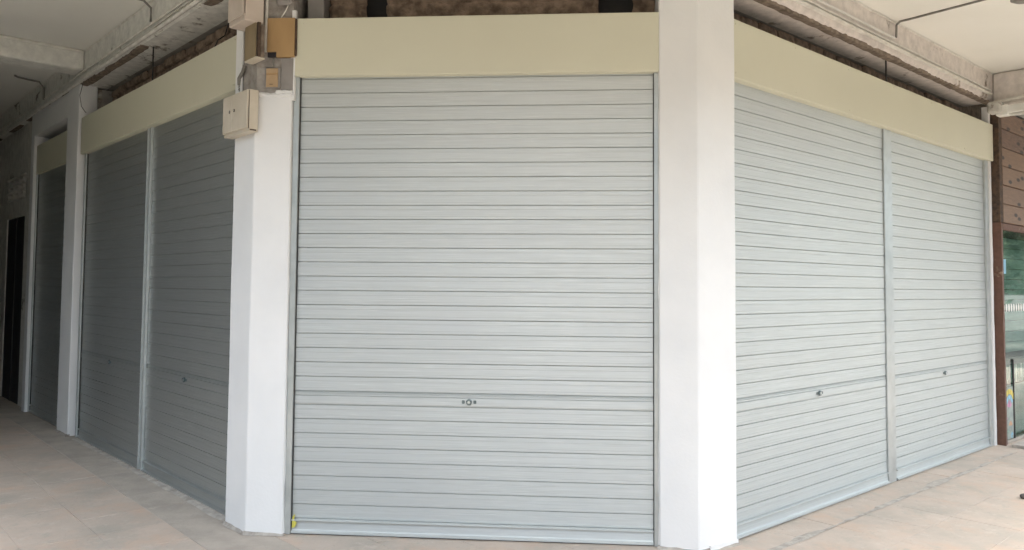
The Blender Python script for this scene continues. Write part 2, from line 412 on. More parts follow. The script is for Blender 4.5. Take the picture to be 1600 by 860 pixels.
shutter('L', -2.16, -.63, 'narrow dark roller shutter at far left beyond the white pillar', 0, rails=(.04, .0), zl=.79, lock=False)
# mullions between paired shutters
mu = thing('shutter_mullion', 'R', 2.176, 0, 0, 'pale metal mullion between the two right shutters', 'mullion', 'shutter mullions')
part('post', MB().bbox(.0, .146, -.012, .035, 0, 2.93, .003), 'rail', mu)
mu = thing('shutter_mullion', 'L', 1.779, 0, 0, 'slim metal mullion between the two dark left shutters', 'mullion', 'shutter mullions')
part('post', MB().bbox(.009, .080, -.008, .035, 0, 2.93, .002), 'shutter', mu)
part('flange', MB().bbox(0, .008, -.022, -.0, 0, 2.93, .002), 'rail', mu)
part('flange', MB().bbox(.081, .091, -.022, -.0, 0, 2.93, .002), 'rail', mu)
# end jamb of the right row
jb = thing('shutter_jamb', 'R', 4.509, 0, 0, 'white jamb closing the right shutter row beside timber post', 'jamb')
part('rail', MB().bbox(.0, .085, -.02, .035, 0, 2.92, .003), 'rail', jb)
mb = MB(); xs_ = rng(0, 3.42, 70)
for k, z in enumerate(xs_):
    e = .012*nj(z, 5, 4)+.006*nj(z, 19, 2); mb.v += [(.086, -.03, z), (.142+e, -.03, z), (.142+e, .03, z), (.086, .03, z)]
for k in range(len(xs_)-1):
    i = 4*k
    for a in range(4): mb.f.append((i+a, i+(a+1) % 4, i+4+(a+1) % 4, i+4+a))
mb.f += [(0, 1, 2, 3), tuple(len(mb.v)-4+k for k in range(4))]
part('plaster_edge', mb, 'white', jb)

# ------------------------------------------------------------------ fascia boards
def fascia(w, u0, u1, z0, z1, label, off=.055):
    t = thing('fascia_board', w, u0, off, z0, label, 'fascia', 'cream fascia boards above the shutters')
    W = u1-u0; H = z1-z0; xs = rng(0, W, 24)
    part('sheet', MB().profile([(0, .004), (.004, 0), (.06, 0), (.06, .006), (.02, .008), (.02, H-.008), (.045, H-.006), (.045, H), (.004, H), (0, H-.004)], xs,
         lambda k, x, y, z: (x, y+.0035*nj(x, 1.1, 6)+.002*nj(x+z*3, 2.0, 8), z+.002*nj(x, 1.4, 5))), 'fascia', t)
    n = max(2, round(W/.75))
    for k in range(n+1):
        for z in (.035, H-.03):
            part('screw', MB().tube([(0, .003, 0), (0, -.0045, 0)], .0035, 8), 'fascia', t, (min(max(.05, W*k/n), W-.05), 0, z))
    return t
fascia('F', -.03, 2.262, 2.875, 3.245, 'cream fascia board above the wide front shutter')
fascia('R', -.1, 4.64, 2.862, 3.238, 'cream fascia board above the two right shutters')
fascia('L', -.15, 3.655, 2.868, 3.245, 'cream fascia board above the two dark left shutters')
fascia('L', -2.195, -.625, 2.862, 3.215, 'short cream fascia board above the far left shutter', off=.03)

# ------------------------------------------------------------------ columns and piers
def rnd(pts, b=.006):
    out = []
    n = len(pts)
    for k in range(n):
        p = Vector(pts[k]); a = (Vector(pts[k-1])-p).normalized(); c = (Vector(pts[(k+1) % n])-p).normalized()
        out += [p+a*b, p+c*b]
    return out
def column(name, pts, z0, z1, label, cat='column', group=None, m='white', segs=24):
    c = sum((Vector(p) for p in pts), Vector((0, 0)))/len(pts)
    loc = (c.x, c.y, 0)
    q = [(p.x-c.x, p.y-c.y) for p in rnd(pts)]
    mb = MB(); n = len(q); zs = rng(z0, z1, segs)
    for z in zs:
        for k, p in enumerate(q):
            e = .0035*noise.noise(Vector((p[0]*3, p[1]*3, z*1.6))); d = Vector(p).normalized(); mb.v.append((p[0]+d.x*e, p[1]+d.y*e, z))
    for s_ in range(segs):
        for k in range(n): mb.f.append((s_*n+k, s_*n+(k+1) % n, (s_+1)*n+(k+1) % n, (s_+1)*n+k))
    mb.f += [tuple(range(n))[::-1], tuple(segs*n+k for k in range(n))]
    t = tag(link(name, None, loc=loc), label, cat, group)
    part('shaft', mb, m, t)
    return t, c
A0 = P2('L', 3.72, .09); A1 = meet('L', .09, 'F', .06); A2 = P2('F', -.042, .055); A3 = P2('F', -.042, -.3); A4 = P2('L', 3.72, -.3)
lc, lcc = column('corner_column', [A0, A1, A2, A3, A4], 0, 2.75, 'white corner column carrying the meter boxes left of front shutter', 'column', 'white corner columns')
q = [(p.x-lcc.x, p.y-lcc.y) for p in (P2('L', 3.722, .082), meet('L', .082, 'F', .05), P2('F', -.044, .046), A3, A4)]
part('bare_concrete_top', MB().prism(q, 2.7505, 3.6), 'concrete', lc)
def local(t, w, u, off, z=0):
    p = P2(w, u, off); a = t.rotation_euler[2]
    v = Matrix.Rotation(-a, 3, 'Z') @ (Vector((p.x, p.y, z)) - t.location)
    return dict(loc=v, rot=(0, 0, FR[w][3]-a))
def cpart(name, mb, m, t, w, u, off, z=0, smooth=False):
    return link(name, mb.mesh(name, m, smooth), t, **local(t, w, u, off, z))
cpart('painted_strip', MB().bbox(0, .10, -.012, 0, 0, .85, .003), 'white', lc, 'L', 3.72, .0835, 2.752)
# ragged plaster lip where the paint ends, and hanging plaster strip beside the fascia
mb = MB(); mb.profile([(0, -.012), (-.012, -.008), (-.017, .004), (-.008, .016), (0, .02)], rng(0, .235, 26), lambda k, x, y, z: (x, y*(1+.5*nj(x, 22, k)), z+.014*nj(x, 17, 3)+.006*nj(x, 45, k)))
cpart('plaster_lip', mb, 'white', lc, 'F', -.278, .052, 2.752)
mb = MB(); zs = rng(2.72, 3.3, 40)
for z in zs:
    e = .008*nj(z, 9, 2)+.004*nj(z, 30, 5); mb.v += [(-.012+e, -.004, z), (.014, -.008, z), (.014, .02, z), (-.012+e, .02, z)]
for k in range(len(zs)-1):
    i = 4*k
    for a in range(4): mb.f.append((i+a, i+(a+1) % 4, i+4+(a+1) % 4, i+4+a))
mb.f += [(0, 1, 2, 3), tuple(len(mb.v)-4+k for k in range(4))]
cpart('plaster_edge', mb, 'white', lc, 'F', -.040, .05, 0)
# plaster jamb strip between column and front shutter rail, ragged
def jamb_strip(t, w, u, sgn, z1, off):
    mb = MB(); zs = rng(0, z1, 80)
    for z in zs:
        e = .005*nj(z, 3, 2)+.004*nj(z, 13, 5); x1 = sgn*(.016+e)
        mb.v += [(0, -.004+e*.5, z), (x1, -.002, z), (x1, .03, z), (0, .03, z)]
    for k in range(len(zs)-1):
        i = 4*k
        for a in range(4): mb.f.append((i+a, i+(a+1) % 4, i+4+(a+1) % 4, i+4+a))
    mb.f += [(0, 1, 2, 3), tuple(len(mb.v)-4+k for k in range(4))]
    cpart('plaster_jamb', mb, 'white', t, w, u, off, 0)
jamb_strip(lc, 'F', -.058, 1, 2.87, .035)
B0 = P2('F', 2.262, .06); pc = floor_at(1093, 865.5); B1 = Vector((pc.x, pc.y)); B2 = P2('R', -.072, .062); B3 = P2('R', -.072, -.3); B4 = P2('F', 2.262, -.3)
rc, rcc = column('corner_column', [B0, B1, B2, B3, B4], 0, 3.7, 'plain white corner column right of the front shutter', 'column', 'white corner columns')
jamb_strip(rc, 'F', 2.276, -1, 2.87, .03)
part('render_skirt', MB().prism([(p.x-rcc.x, p.y-rcc.y) for p in (B1+(B2-B1)*.25+FR['R'][2]*.012, B2+FR['R'][2]*.006, B2-FR['R'][2]*.03, B1+(B2-B1)*.25-FR['R'][2]*.03)], 0, .035), 'white', rc)
lp, _ = column('wall_pillar', [P2('L', -.62, .075), P2('L', -.19, .075), P2('L', -.19, -.1), P2('L', -.62, -.1)], 0, ZSL, 'white pillar between the far left shutter and the dark pair', 'pillar', 'white pillars of the left wall')
cpart('infill', MB().box(0, .42, 0, .28, 0, .6), 'soffit', lp, 'L', -.615, -.105, 2.98)
fp, _ = column('wall_pillar', [P2('L', -2.36, .06), P2('L', -2.20, .06), P2('L', -2.20, -.1), P2('L', -2.36, -.1)], 0, ZSL, 'slim white pillar beside the dark doorway at far left', 'pillar', 'white pillars of the left wall')
tag(link('lintel', MB().bbox(0, 1.575, -.07, .2, 0, .27, .004).mesh('lintel', 'white'), **place('L', -2.198, 0, 3.328)), 'white painted lintel over the far left shutter opening', 'lintel')
# far-left wall beyond the slim pillar, with doorway and vent block
lw = thing('side_wall', 'L', -2.37, 0, 0, 'grey wall with dark doorway at far left end of the walkway', 'wall')
mb = MB()
mb.box(-9, -1.56, .0, .3, 0, 3.6); mb.box(-1.56, -.5, 0, .3, 2.41, 2.64); mb.box(-1.56, -.5, 0, .3, 2.97, 3.6); mb.box(-.5, -.002, 0, .3, 0, 3.6)
part('wall', mb, 'wall_left', lw)
dr = part('door', MB().box(-1.555, -.505, .012, .05, 0, 2.405), 'door', lw)
part('door_frame', MB().box(-1.05, -1.0, .002, .0115, 0, 2.40), 'void', dr)
vb = part('vent_block', MB().box(-1.555, -.505, .22, .3, 2.645, 2.965), 'void', lw)
for k in range(4): part('louvre', MB().bbox(-1.553, -.507, -.02, .12, 2.642+k*.095, 2.672+k*.095, .004), 'vent', vb)
for k in range(3): part('divider', MB().bbox(-1.3+k*.3, -1.27+k*.3, .0, .119, 2.674, 2.925, .003), 'vent', vb)

# ------------------------------------------------------------------ beams over the shutters
def beam(w, u0, u1, zs, zc, m, ms, label, seed, back=-.40, rim=(.5, .9)):
    t = thing('beam', w, u0, 0, zs, label, 'beam', 'beams under the walkway ceiling')
    W = u1-u0; H = zc-zs-.003; xs = rng(0, W, int(W*26))
    def j(k, x, y, z):
        if k in (2, 3, 4):
            r_ = nj(x, 1.3, seed)*.010+nj(x, 5, seed+1)*.010+nj(x, 17, seed+2)*.008
            big = max(0, nj(x, .9, seed+7)-.12)*.09
            return (x, y+abs(r_)*.8+(big if k == 3 else 0), z+abs(r_)+(big*.8 if k in (2, 3) else 0))
        return (x, y, z)
    part('face', MB().profile([(.2, H), (-BF, H), (-BF, .05), (-BF+.006, .012), (-BF+.03, 0), (.2, 0)], xs, j), m, t)
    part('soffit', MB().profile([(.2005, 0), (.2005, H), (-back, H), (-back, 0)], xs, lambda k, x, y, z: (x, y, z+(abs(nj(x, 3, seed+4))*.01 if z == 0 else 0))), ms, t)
    part('plaster_bead', MB().tube([(x, -BF-.004-.004*nj(x, 4, seed), H-.006-.006*abs(nj(x, 7, seed+3))) for x in xs[::2]], .007, 6), 'conduit', t)
    # ragged broken-plaster rim behind the paint edge
    def jr(k, x, y, z):
        a = rim[0]+rim[1]*nj(x, 1.1, seed+11)+.5*nj(x, 6, seed+12)
        a = max(-.6, min(1.3, a))
        return (x, y+.006*nj(x, 23, k+seed), z-(.022*a if k in (1, 2) else 0)+.004*nj(x, 40, k))
    part('broken_plaster', MB().profile([(-BF+.028, .012), (-BF+.034, -.001), (-BF+.085, -.001), (-BF+.12, .012)], xs, jr), 'plaster_edge', t)
    return t
bl = beam('L', -5.0, 4.35, ZSL, ZL, 'beam_left', 'soffit', 'old cream beam with conduits above the left shutters', 3, rim=(-.15, 2.2))
br = beam('R', -.5, 4.62, ZSR, ZR, 'beam_right', 'soffit', 'flaking pinkish beam with trunking above the right shutters', 31)
fb = thing('beam', 'F', -.25, 0, 3.55, 'old beam high above the front shutter', 'beam', 'beams under the walkway ceiling')
part('face', MB().box(0, 2.75, -.05, .4, 0, .18), 'beam_right', fb)
# rough brick behind the fascias
def rough_bricks(t, w, u0, u1, off, z0, rows, bw, bh, seed, m='brick', gaps=()):
    r = random.Random(seed)
    for row in range(rows):
        x = u0-(bw*.5 if row % 2 else 0)
        while x < u1:
            x1 = min(x+bw*r.uniform(.9, 1.1), u1); xa = max(x, u0)
            if x1-xa > .04 and not any(a < (xa+x1)/2 < b for a, b in gaps):
                d = r.uniform(-.012, .012); b = .012
                mb = MB().bbox(0, x1-xa-.01, -.04-d, .06, 0, bh-.008, b)
                mb.v = [(v[0]+r.uniform(-.005, .005), v[1]+r.uniform(-.008, .008), v[2]+r.uniform(-.006, .006)) for v in mb.v]
                cpart('brick', mb, m, t, w, xa, off, z0+row*bh)
            x = x1
fw_ = thing('brick_infill', 'F', 0, -.2, 3.0, 'rough brown brick infill showing above the front fascia', 'brickwork', 'bare brick above the fascias')
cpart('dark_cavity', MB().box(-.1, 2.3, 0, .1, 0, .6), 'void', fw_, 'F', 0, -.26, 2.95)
def masonry(u0, u1, z0, z1, seed):
    mb = MB(); nx, nzz = int((u1-u0)*70), 22
    for a in range(nx+1):
        for b in range(nzz+1):
            x = u0+(u1-u0)*a/nx; z = z0+(z1-z0)*b/nzz
            v = Vector((x*9, z*22, seed)); e = .02*noise.noise(v)+.012*noise.noise(v*2.7)+.008*noise.noise(v*6)
            c = abs(((z-3.27)/.075) % 1-.5); e -= .018*max(0, c-.38)/.12
            ed = min(a, nx-a)/nx*(u1-u0); e -= max(0, .02-ed)*1.2
            mb.v.append((x-u0+(.012*noise.noise(Vector((z*20, seed, a))) if a in (0, nx) else 0), -e, z-z0))
    for a in range(nx):
        for b in range(nzz):
            i = a*(nzz+1)+b; mb.f.append((i, i+nzz+1, i+nzz+2, i+1))
    cpart('rough_masonry', mb, 'brick', fw_, 'F', u0, -.17, z0, True)
masonry(.112, .365, 3.1, 3.54, 3); masonry(.50, 1.90, 3.1, 3.54, 8); masonry(2.12, 2.28, 3.1, 3.54, 11)
cpart('plaster_return', MB().bbox(0, .11, -.05, .1, 0, .6, .005), 'grey_panel', fw_, 'F', 0, -.13, 2.96)
lb_ = thing('brick_infill', 'L', 0, -.35, 3.0, 'ragged brown brick strip showing above the left fascia', 'brickwork', 'bare brick above the fascias')
rough_bricks(lb_, 'L', -.18, 3.6, -.26, 3.33, 3, .235, .085, 9)
rb_ = thing('brick_infill', 'R', 0, -.35, 3.0, 'dark brick strip showing above the right fascia', 'brickwork', 'bare brick above the fascias')
rough_bricks(rb_, 'R', -.05, 4.5, -.24, 3.20, 3, .235, .085, 12)
tag(link('hanger_bar', MB().bbox(-.009, .009, -.004, .004, 0, .36, .001).mesh('hanger_bar', 'black'), **place('L', 1.70, -.03, 3.243)), 'black hanger bar above the left fascia board', 'hanger', 'black fascia hanger bars')
tag(link('hanger_bar', MB().bbox(-.010, .010, -.004, .004, 0, .23, .001).mesh('hanger_bar', 'black'), **place('R', 2.34, -.03, 3.236)), 'black hanger bar above the right fascia board', 'hanger', 'black fascia hanger bars')

# ------------------------------------------------------------------ cross beams
tag(link('cross_beam', MB().bbox(0, .30, -OUT, -BF-.004, 0, ZL-3.70-.004, .012).mesh('cross_beam', 'beam_left'), **place('L', -.27, 0, 3.70)), 'cream cross beam spanning the left walkway ceiling', 'beam', 'cross beams of the walkway')
tag(link('cross_beam', MB().bbox(0, .30, -ROUT, -BF-.004, 0, ZR-3.40-.004, .015).mesh('cross_beam', 'beam_right'), **place('R', 4.54, 0, 3.40)), 'pinkish cross beam at the right end of the walkway', 'beam', 'cross beams of the walkway')

# ------------------------------------------------------------------ conduits and trunking
def wavy(pts, n, a=.006, seed=1):
    out = []
    for (p, q) in zip(pts[:-1], pts[1:]):
        p, q = Vector(p), Vector(q)
        for k in range(n):
            t = k/n; v = p.lerp(q, t); s_ = (p-q).length*t
            out.append(v+Vector((0, a*.3*nj(s_, 2, seed), a*nj(s_, 1.5, seed+3))))
    out.append(Vector(pts[-1])); return out
def conduit(name, w, pts, r, m, label, group='conduits on the beams', a=.006, n=30, seed=1):
    """pts are (u, off, z)"""
    u0, o0, z0 = pts[0]
    L = wavy([(u-u0, -(o-o0), z-z0) for u, o, z in pts], n, a, seed)
    return solo(name, MB().tube(L, r, 8), m, w, u0, o0, z0, label, 'pipe', group, True)
conduit('conduit', 'L', [(-4.8, .105, 3.57), (4.0, .105, 3.625)], .017, 'conduit', 'thick painted pipe along lower edge of the left beam', a=.008, seed=2)
conduit('conduit', 'L', [(-4.8, .103, 3.66), (4.0, .103, 3.70)], .010, 'conduit', 'thin painted pipe halfway up the left beam', seed=5)
conduit('conduit', 'L', [(-1.5, .101, 3.615), (4.0, .101, 3.668)], .007, 'conduit', 'thinnest pipe between the two larger left beam pipes', seed=8, a=.01)
def elbow_drop(w, u, off, z0, z1, out, r, m, label):
    pts = [(0, -out, z1-z0-.0)] + [(0, -out*(1-math.sin(a)) if False else -out*math.cos(a), (z1-z0) - .03*math.sin(a)) for a in (.5, 1.0, 1.4)] + [(0, -.0, (z1-z0)*.6), (0, 0, 0)]
    return solo('drop_pipe', MB().tube(pts, r, 8), m, w, u, off, z0, label, 'pipe', 'drop pipes from the ceiling', True)
elbow_drop('L', 2.06, .115, 3.70, ZL-.008, .35, .010, 'conduit_grey', 'short grey drop pipe on the left beam near meter boxes')
elbow_drop('L', -1.55, .115, 3.66, ZL-.008, .30, .011, 'conduit_grey', 'short hooked drop pipe on the beam at far left')
conduit('ceiling_conduit', 'L', [(.045, .11, 3.885), (.045, 1.6, 3.885)], .014, 'conduit', 'pipe along the top of the left cross beam', 'pipes on the ceiling', a=.004)
def trunk(w, u0, u1, off, z, wd, ht, m, label, seed=1):
    xs = rng(0, u1-u0, int((u1-u0)*12))
    return solo('cable_trunking', MB().profile([(0, 0), (-wd, .002), (-wd, ht-.002), (0, ht)], xs, lambda k, x, y, zz: (x, y, zz+.004*nj(x, 1.2, seed)+.002*nj(x, 6, seed))), m, w, u0, off, z, label, 'trunking', 'trunking on the right beam')
trunk('R', -.4, 4.48, BF+.001, 3.505, .022, .022, 'conduit', 'lowest painted trunking strip along the right beam', 2)
trunk('R', -.4, 4.48, BF+.001, 3.545, .016, .014, 'conduit', 'middle painted trunking strip along the right beam', 4)
trunk('R', -.4, 2.21, BF+.001, 3.590, .016, .014, 'lamp_white', 'upper white trunking strip ending midway on the right beam', 6)
conduit('ceiling_conduit', 'R', [(2.215, .108, 3.60), (2.215, .112, 3.705), (2.222, .135, 3.728), (2.235, .2, 3.733), (2.13, 1.6, 3.733)], .009, 'conduit_grey', 'grey conduit bending from the right beam across the ceiling', 'pipes on the ceiling', n=8, a=.003)

# ------------------------------------------------------------------ fluorescent lamp and loose fittings at the right end
fl = thing('batten_lamp', 'R', 4.40, .13, 3.27, 'unlit white batten lamp under the right cross beam', 'lamp')
part('housing', MB().bbox(0, .09, -1.25, -.06, .02, .10, .012), 'lamp_white', fl)
part('end_cap', MB().bbox(-.008, .098, -.14, -.03, 0, .105, .01), 'lamp_white', fl)
part('tube', MB().tube([(.045, -.15, .005), (.045, -1.2, .005)], .014, 10), 'lamp_white', fl)
bx_ = thing('junction_box', 'R', 4.36, .09, 3.30, 'rough painted junction box in the corner beside batten lamp', 'box', 'junction boxes')
part('body', MB().bbox(0, .12, -.13, 0, 0, .12, .02), 'white_old', bx_)
conduit('ceiling_conduit', 'R', [(4.5, .12, 3.43), (4.46, .5, 3.455), (4.46, 2.2, 3.46)], .016, 'conduit', 'thick painted pipe along the right cross beam', 'pipes on the ceiling', n=8)
cl = thing('ceiling_fitting', 'R', 2.33, .99, 3.74, 'dull grey ceiling fitting at the top right corner', 'lamp')
part('base', MB().tube([(0, 0, -.001), (0, 0, -.03), (0, 0, -.045)], [.09, .09, .06], 20), 'conduit_grey', cl)

# ------------------------------------------------------------------ meter boxes and fittings on the left corner column
mb1 = thing('meter_box', 'L', 3.70, .092, 2.51, 'cream two door meter box low on the left corner column', 'meter box', 'meter boxes on the corner column')
part('body', MB().bbox(0, .375, -.062, 0, 0, .265, .004), 'cream_box', mb1)
d1 = part('door', MB().bbox(.003, .142, -.075, -.0625, .02, .262, .003), 'cream_box', mb1)
d2 = part('door', MB().bbox(.146, .372, -.075, -.0625, .02, .262, .003), 'cream_box', mb1)
for d, x in ((d1, .112), (d2, .182)):
    part('finger_hole', MB().tube([(x, -.0752, .155), (x, -.0775, .155)], .010, 12), 'rust', d)
    part('hole_rim', MB().tube([(x, -.0776, .1555), (x, -.0782, .1555)], .005, 8), 'lock_core', d)
part('edge_crack', MB().box(.3705, .3752, -.0622, -.0605, .015, .258), 'rust', mb1)
part('rust_patch', MB().bbox(.3752, .3762, -.055, -.012, .004, .013, .0004), 'rust', mb1)
mb2 = thing('meter_box', 'L', 3.885, .092, 3.19, 'pinkish meter box at the top of the left corner column', 'meter box', 'meter boxes on the corner column')
part('body', MB().bbox(0, .235, -.125, 0, 0, .36, .005), 'pink_box', mb2)
part('door', MB().bbox(.004, .231, -.136, -.1255, .03, .355, .004), 'pink_box', mb2)
part('edge_crack', MB().box(.2345, .2356, -.1256, -.1225, .04, .34), 'rust', mb2)
wb = thing('wooden_meter_board', 'L', 3.965, .084, 2.962, 'brown wooden box between the upper and lower meter boxes', 'board', 'wooden boards on the corner column')
part('front_board', MB().bbox(0, .15, -.06, -.05, .012, .232, .002), 'brown_board', wb)
part('bottom_board', MB().bbox(0, .165, -.06, 0, 0, .011, .002), 'cream_box', wb)
part('torn_side', MB().profile([(-.049, .012), (-.03, .012), (-.03, .23), (-.049, .23)], [.15, .168], lambda k, x, y, z: (x, y+.006*nj(z, 9, k), z)), 'rust', wb)
part('side_lath', MB().bbox(.156, .166, -.028, -.004, .013, .215, .002), 'plaster_edge', wb)
pb = thing('plywood_cover', 'F', -.205, .051, 2.992, 'orange brown plywood cover beside the front fascia', 'board', 'wooden boards on the corner column')
mbp = MB().box(0, .062, -.022, 0, .036, .253).box(.062, .178, -.022, 0, .002, .253)
part('panel', mbp, 'ply', pb)
part('hole', MB().box(.002, .061, -.012, -.001, .004, .0355), 'door', pb)  # near-black block stands in for the shade of the open notch
part('dark_edge', MB().bbox(.1785, .190, -.018, 0, .01, .25, .002), 'rust', pb)
jp = thing('switch_plate', 'F', -.222, .050, 2.797, 'small tan switch plate under the plywood cover', 'plate')
part('rim', MB().bbox(0, .105, -.010, 0, 0, .135, .003), 'grey_panel', jp)
part('plate', MB().bbox(.012, .090, -.016, -.0105, .006, .128, .003), 'brass', jp)
part('ridge', MB().bbox(.014, .088, -.020, -.0165, .086, .094, .001), 'ply', jp)
part('slot', MB().bbox(.036, .058, -.0175, -.0163, .022, .026, .0005), 'rust', jp)
gp = thing('grey_plate', 'F', -.114, .050, 2.765, 'plain grey plate beside the tan switch plate', 'plate')
part('sheet', MB().bbox(0, .078, -.008, 0, 0, .225, .002), 'grey_panel', gp)
part('plaster_blob', MB().profile([(-.0085, -.006), (-.02, 0), (-.018, .012), (-.0085, .018)], rng(-.03, .078, 14), lambda k, x, y, z: (x, y*(1+.3*nj(x, 30, k)), z+.008*nj(x, 35, k))), 'white', gp)
conduit('conduit', 'F', [(-.219, .058, 3.03), (-.219, .058, 3.58)], .011, 'conduit', 'vertical pipe beside the plywood cover', 'conduits on the corner column', a=.001, n=6)
conduit('conduit', 'F', [(-.168, .056, 2.935), (-.168, .056, 2.992)], .006, 'conduit_grey', 'tiny wire stub above the tan switch plate', 'conduits on the corner column', a=.002, n=4)
conduit('hose', 'L', [(3.79, .075, 2.79), (3.785, .095, 2.85), (3.80, .105, 2.90), (3.845, .10, 2.935), (3.86, .095, 2.975)], .012, 'conduit_grey', 'bent grey hose above the lower meter box', 'conduits on the corner column', a=.002, n=5)
tb = thing('terminal_box', 'F', -.15, .05, 3.33, 'small round cornered terminal box at top of left column', 'box', 'junction boxes')
part('body', MB().bbox(0, .1, -.04, 0, 0, .1, .015), 'grey_panel', tb)
conduit('cable', 'F', [(-.07, .06, 3.35), (-.09, .062, 3.30), (-.125, .06, 3.245)], .004, 'conduit', 'thin cable hanging from the terminal box', 'conduits on the corner column', a=.006, n=5)
# loose wires and scrap
conduit('loose_wire', 'L', [(.03, .09, 3.60), (.0, .115, 3.45), (.05, .11, 3.33), (.14, .09, 3.25)], .003, 'black', 'thin black wire dangling by the far white pillar', 'loose wires', a=.02, n=5)
conduit('loose_wire', 'L', [(2.9, -.2, 3.59), (2.86, -.18, 3.47), (2.93, -.1, 3.40), (2.95, -.04, 3.26)], .004, 'black', 'black wire end poking out above left fascia', 'loose wires', a=.02, n=5)
tp = solo('tape_scrap', MB().prism([(0, 0), (.018, .004), (.03, .03), (.014, .05), (.02, .085), (.004, .07)], -.0012, 0), 'tape', 'F', .004, .0175, .04, 'torn yellow tape scrap at the foot of the front shutter', 'tape')
tp.rotation_euler = (math.pi/2, 0, FR['F'][3])
st = MB()
for a in range(9):
    for b in range(12):
        th = math.pi*a/8; ph = 2*math.pi*b/12; r_ = .026*(1+.25*noise.noise(Vector((math.sin(th)*math.cos(ph)*2, math.sin(th)*math.sin(ph)*2, math.cos(th)*2))))
        st.v.append((r_*math.sin(th)*math.cos(ph)*1.2, r_*math.sin(th)*math.sin(ph), .018+r_*.75*math.cos(th)))
for a in range(8):
    for b in range(12): st.f.append((a*12+b, a*12+(b+1) % 12, (a+1)*12+(b+1) % 12, (a+1)*12+b))
solo('stone', st, 'stone', 'R', 2.50, .86, 0, 'small dark stone lying on tiles at the right edge', 'stone', smooth=True)

# ------------------------------------------------------------------ timber shopfront at the right end
sf = thing('timber_shopfront', 'R', 4.67, .07, 0, 'neighbouring timber shopfront with knotty planks above green tinted glass', 'shopfront')
def post_j(k, x, y, z): return (x, y, z)
mb = MB(); zs = rng(0, 2.24, 50)
for z in zs:
    e = .006*nj(z, 6, 1); g = .005*nj(z, 8, 4); mb.v += [(0+e, -.035+g, z), (.10+g, -.018+e*.5, z), (.10, .06, z), (0, .06, z)]
for k in range(len(zs)-1):
    i = 4*k
    for a in range(4): mb.f.append((i+a, i+(a+1) % 4, i+4+(a+1) % 4, i+4+a))
mb.f += [(0, 1, 2, 3), tuple(len(mb.v)-4+k for k in range(4))]
part('post', mb, 'timber', sf)
part('dark_post', MB().bbox(.0, .10, -.03, .06, 2.2425, 3.40, .004), 'rust', sf)
pk = part('plank_panel_back', MB().box(.102, 2.6, .02, .06, 2.24, 3.40), 'void', sf)
for k in range(6):
    r = random.Random(k)
    part('plank', MB().bbox(.104, 2.55, -.02-r.uniform(0, .008), .018, 2.245+k*.195, 2.245+k*.195+.188, .005), 'plank', pk)
part('head_rail', MB().bbox(.103, 2.6, -.02, .05, 2.17, 2.238, .005), 'timber', sf)
gl = part('glass_pane', MB().box(.103, 2.5, .0, .008, .03, 2.165), 'glass', sf)
for k in range(14): part('oval_decal', MB().tube([(0, -.0012, 0), (0, -.0032, 0)], 1, 14), 'lamp_white', gl, (.135+k*.078, 0, 1.37)).scale = (.026, 1, .042)
part('blue_sticker', MB().box(.115, .22, -.004, -.001, 1.72, 1.87), 'b', gl)
part('sill', MB().bbox(.103, 2.6, -.02, .06, 0, .03, .006), 'cement', sf)
# what stands behind the glass: pale green boards, barred counter, painted panel
bb_ = part('reflection_back', MB().box(.103, 2.6, .36, .40, 0, 2.165), 'void', sf)
for k in range(11): part('board', MB().bbox(.105, 2.55, .335, .358, .84+k*.12, .84+k*.12+.114, .003), 'teal', bb_)  # boards take the place of slats mirrored in the glass
ct = part('mirrored_rail', MB().bbox(.105, 1.9, .10, .14, .755, .82, .004), 'black', sf)
for k in range(24): part('bar', MB().bbox(.115+k*.06, .133+k*.06, .105, .135, .56, .753, .003), 'teal' if k % 3 else 'lamp_white', ct)  # bars take the place of a mirrored railing
mp_ = part('painted_panel', MB().box(.110, .345, -.004, -.001, .04, .56), 'mural', sf)
def arc(x, z, r0, r1, a0, a1, m, n):
    for k in range(n):
        b0 = a0+(a1-a0)*(k+.1)/n; b1 = a0+(a1-a0)*(k+.9)/n
        q = [(x+r*math.cos(b), z+r*math.sin(b)) for r, b in ((r0, b0), (r1, b0), (r1, b1), (r0, b1))]
        mbq = MB(); mbq.v = [(p[0], y, p[1]) for y in (-.0065, -.0045) for p in q]
        mbq.f = [(0, 1, 2, 3), (7, 6, 5, 4), (0, 4, 5, 1), (1, 5, 6, 2), (2, 6, 7, 3), (3, 7, 4, 0)]
        part('painted_letter', mbq, m, mp_)
arc(.225, .37, .125, .175, .45, 2.7, 'y', 5); arc(.225, .365, .08, .118, .3, 2.8, 'b', 3); arc(.225, .35, .015, .075, .2, 2.9, 'p', 2)
arc(.25, .16, .02, .06, .2, 2.9, 'o', 2); arc(.135, .24, .004, .028, .2, 5.0, 'p', 3); arc(.17, .10, .01, .04, .2, 4.0, 'teal', 3); arc(.29, .07, .005, .035, 0, 5, 'b', 3)
part('panel_post', MB().bbox(.348, .37, -.014, -.001, .032, .84, .003), 'black', sf)
part('panel_grey', MB().bbox(.374, 2.3, .06, .075, .035, .56, .002), 'mural', sf)
# low concrete ramp lip in front of the shop
rl_ = thing('ramp_lip', 'R', 4.62, .17, 0, 'pale concrete lip on the floor before the timber shopfront', 'ramp')
mb = MB().profile([(0, 0), (-.32, 0), (-.28, .012), (-.1, .03), (0, .03)], rng(.0, 2.2, 20), lambda k, x, y, z: (x, y*(1+.25*nj(x, 2, 3)), z))
part('screed', mb, 'mortar', rl_)

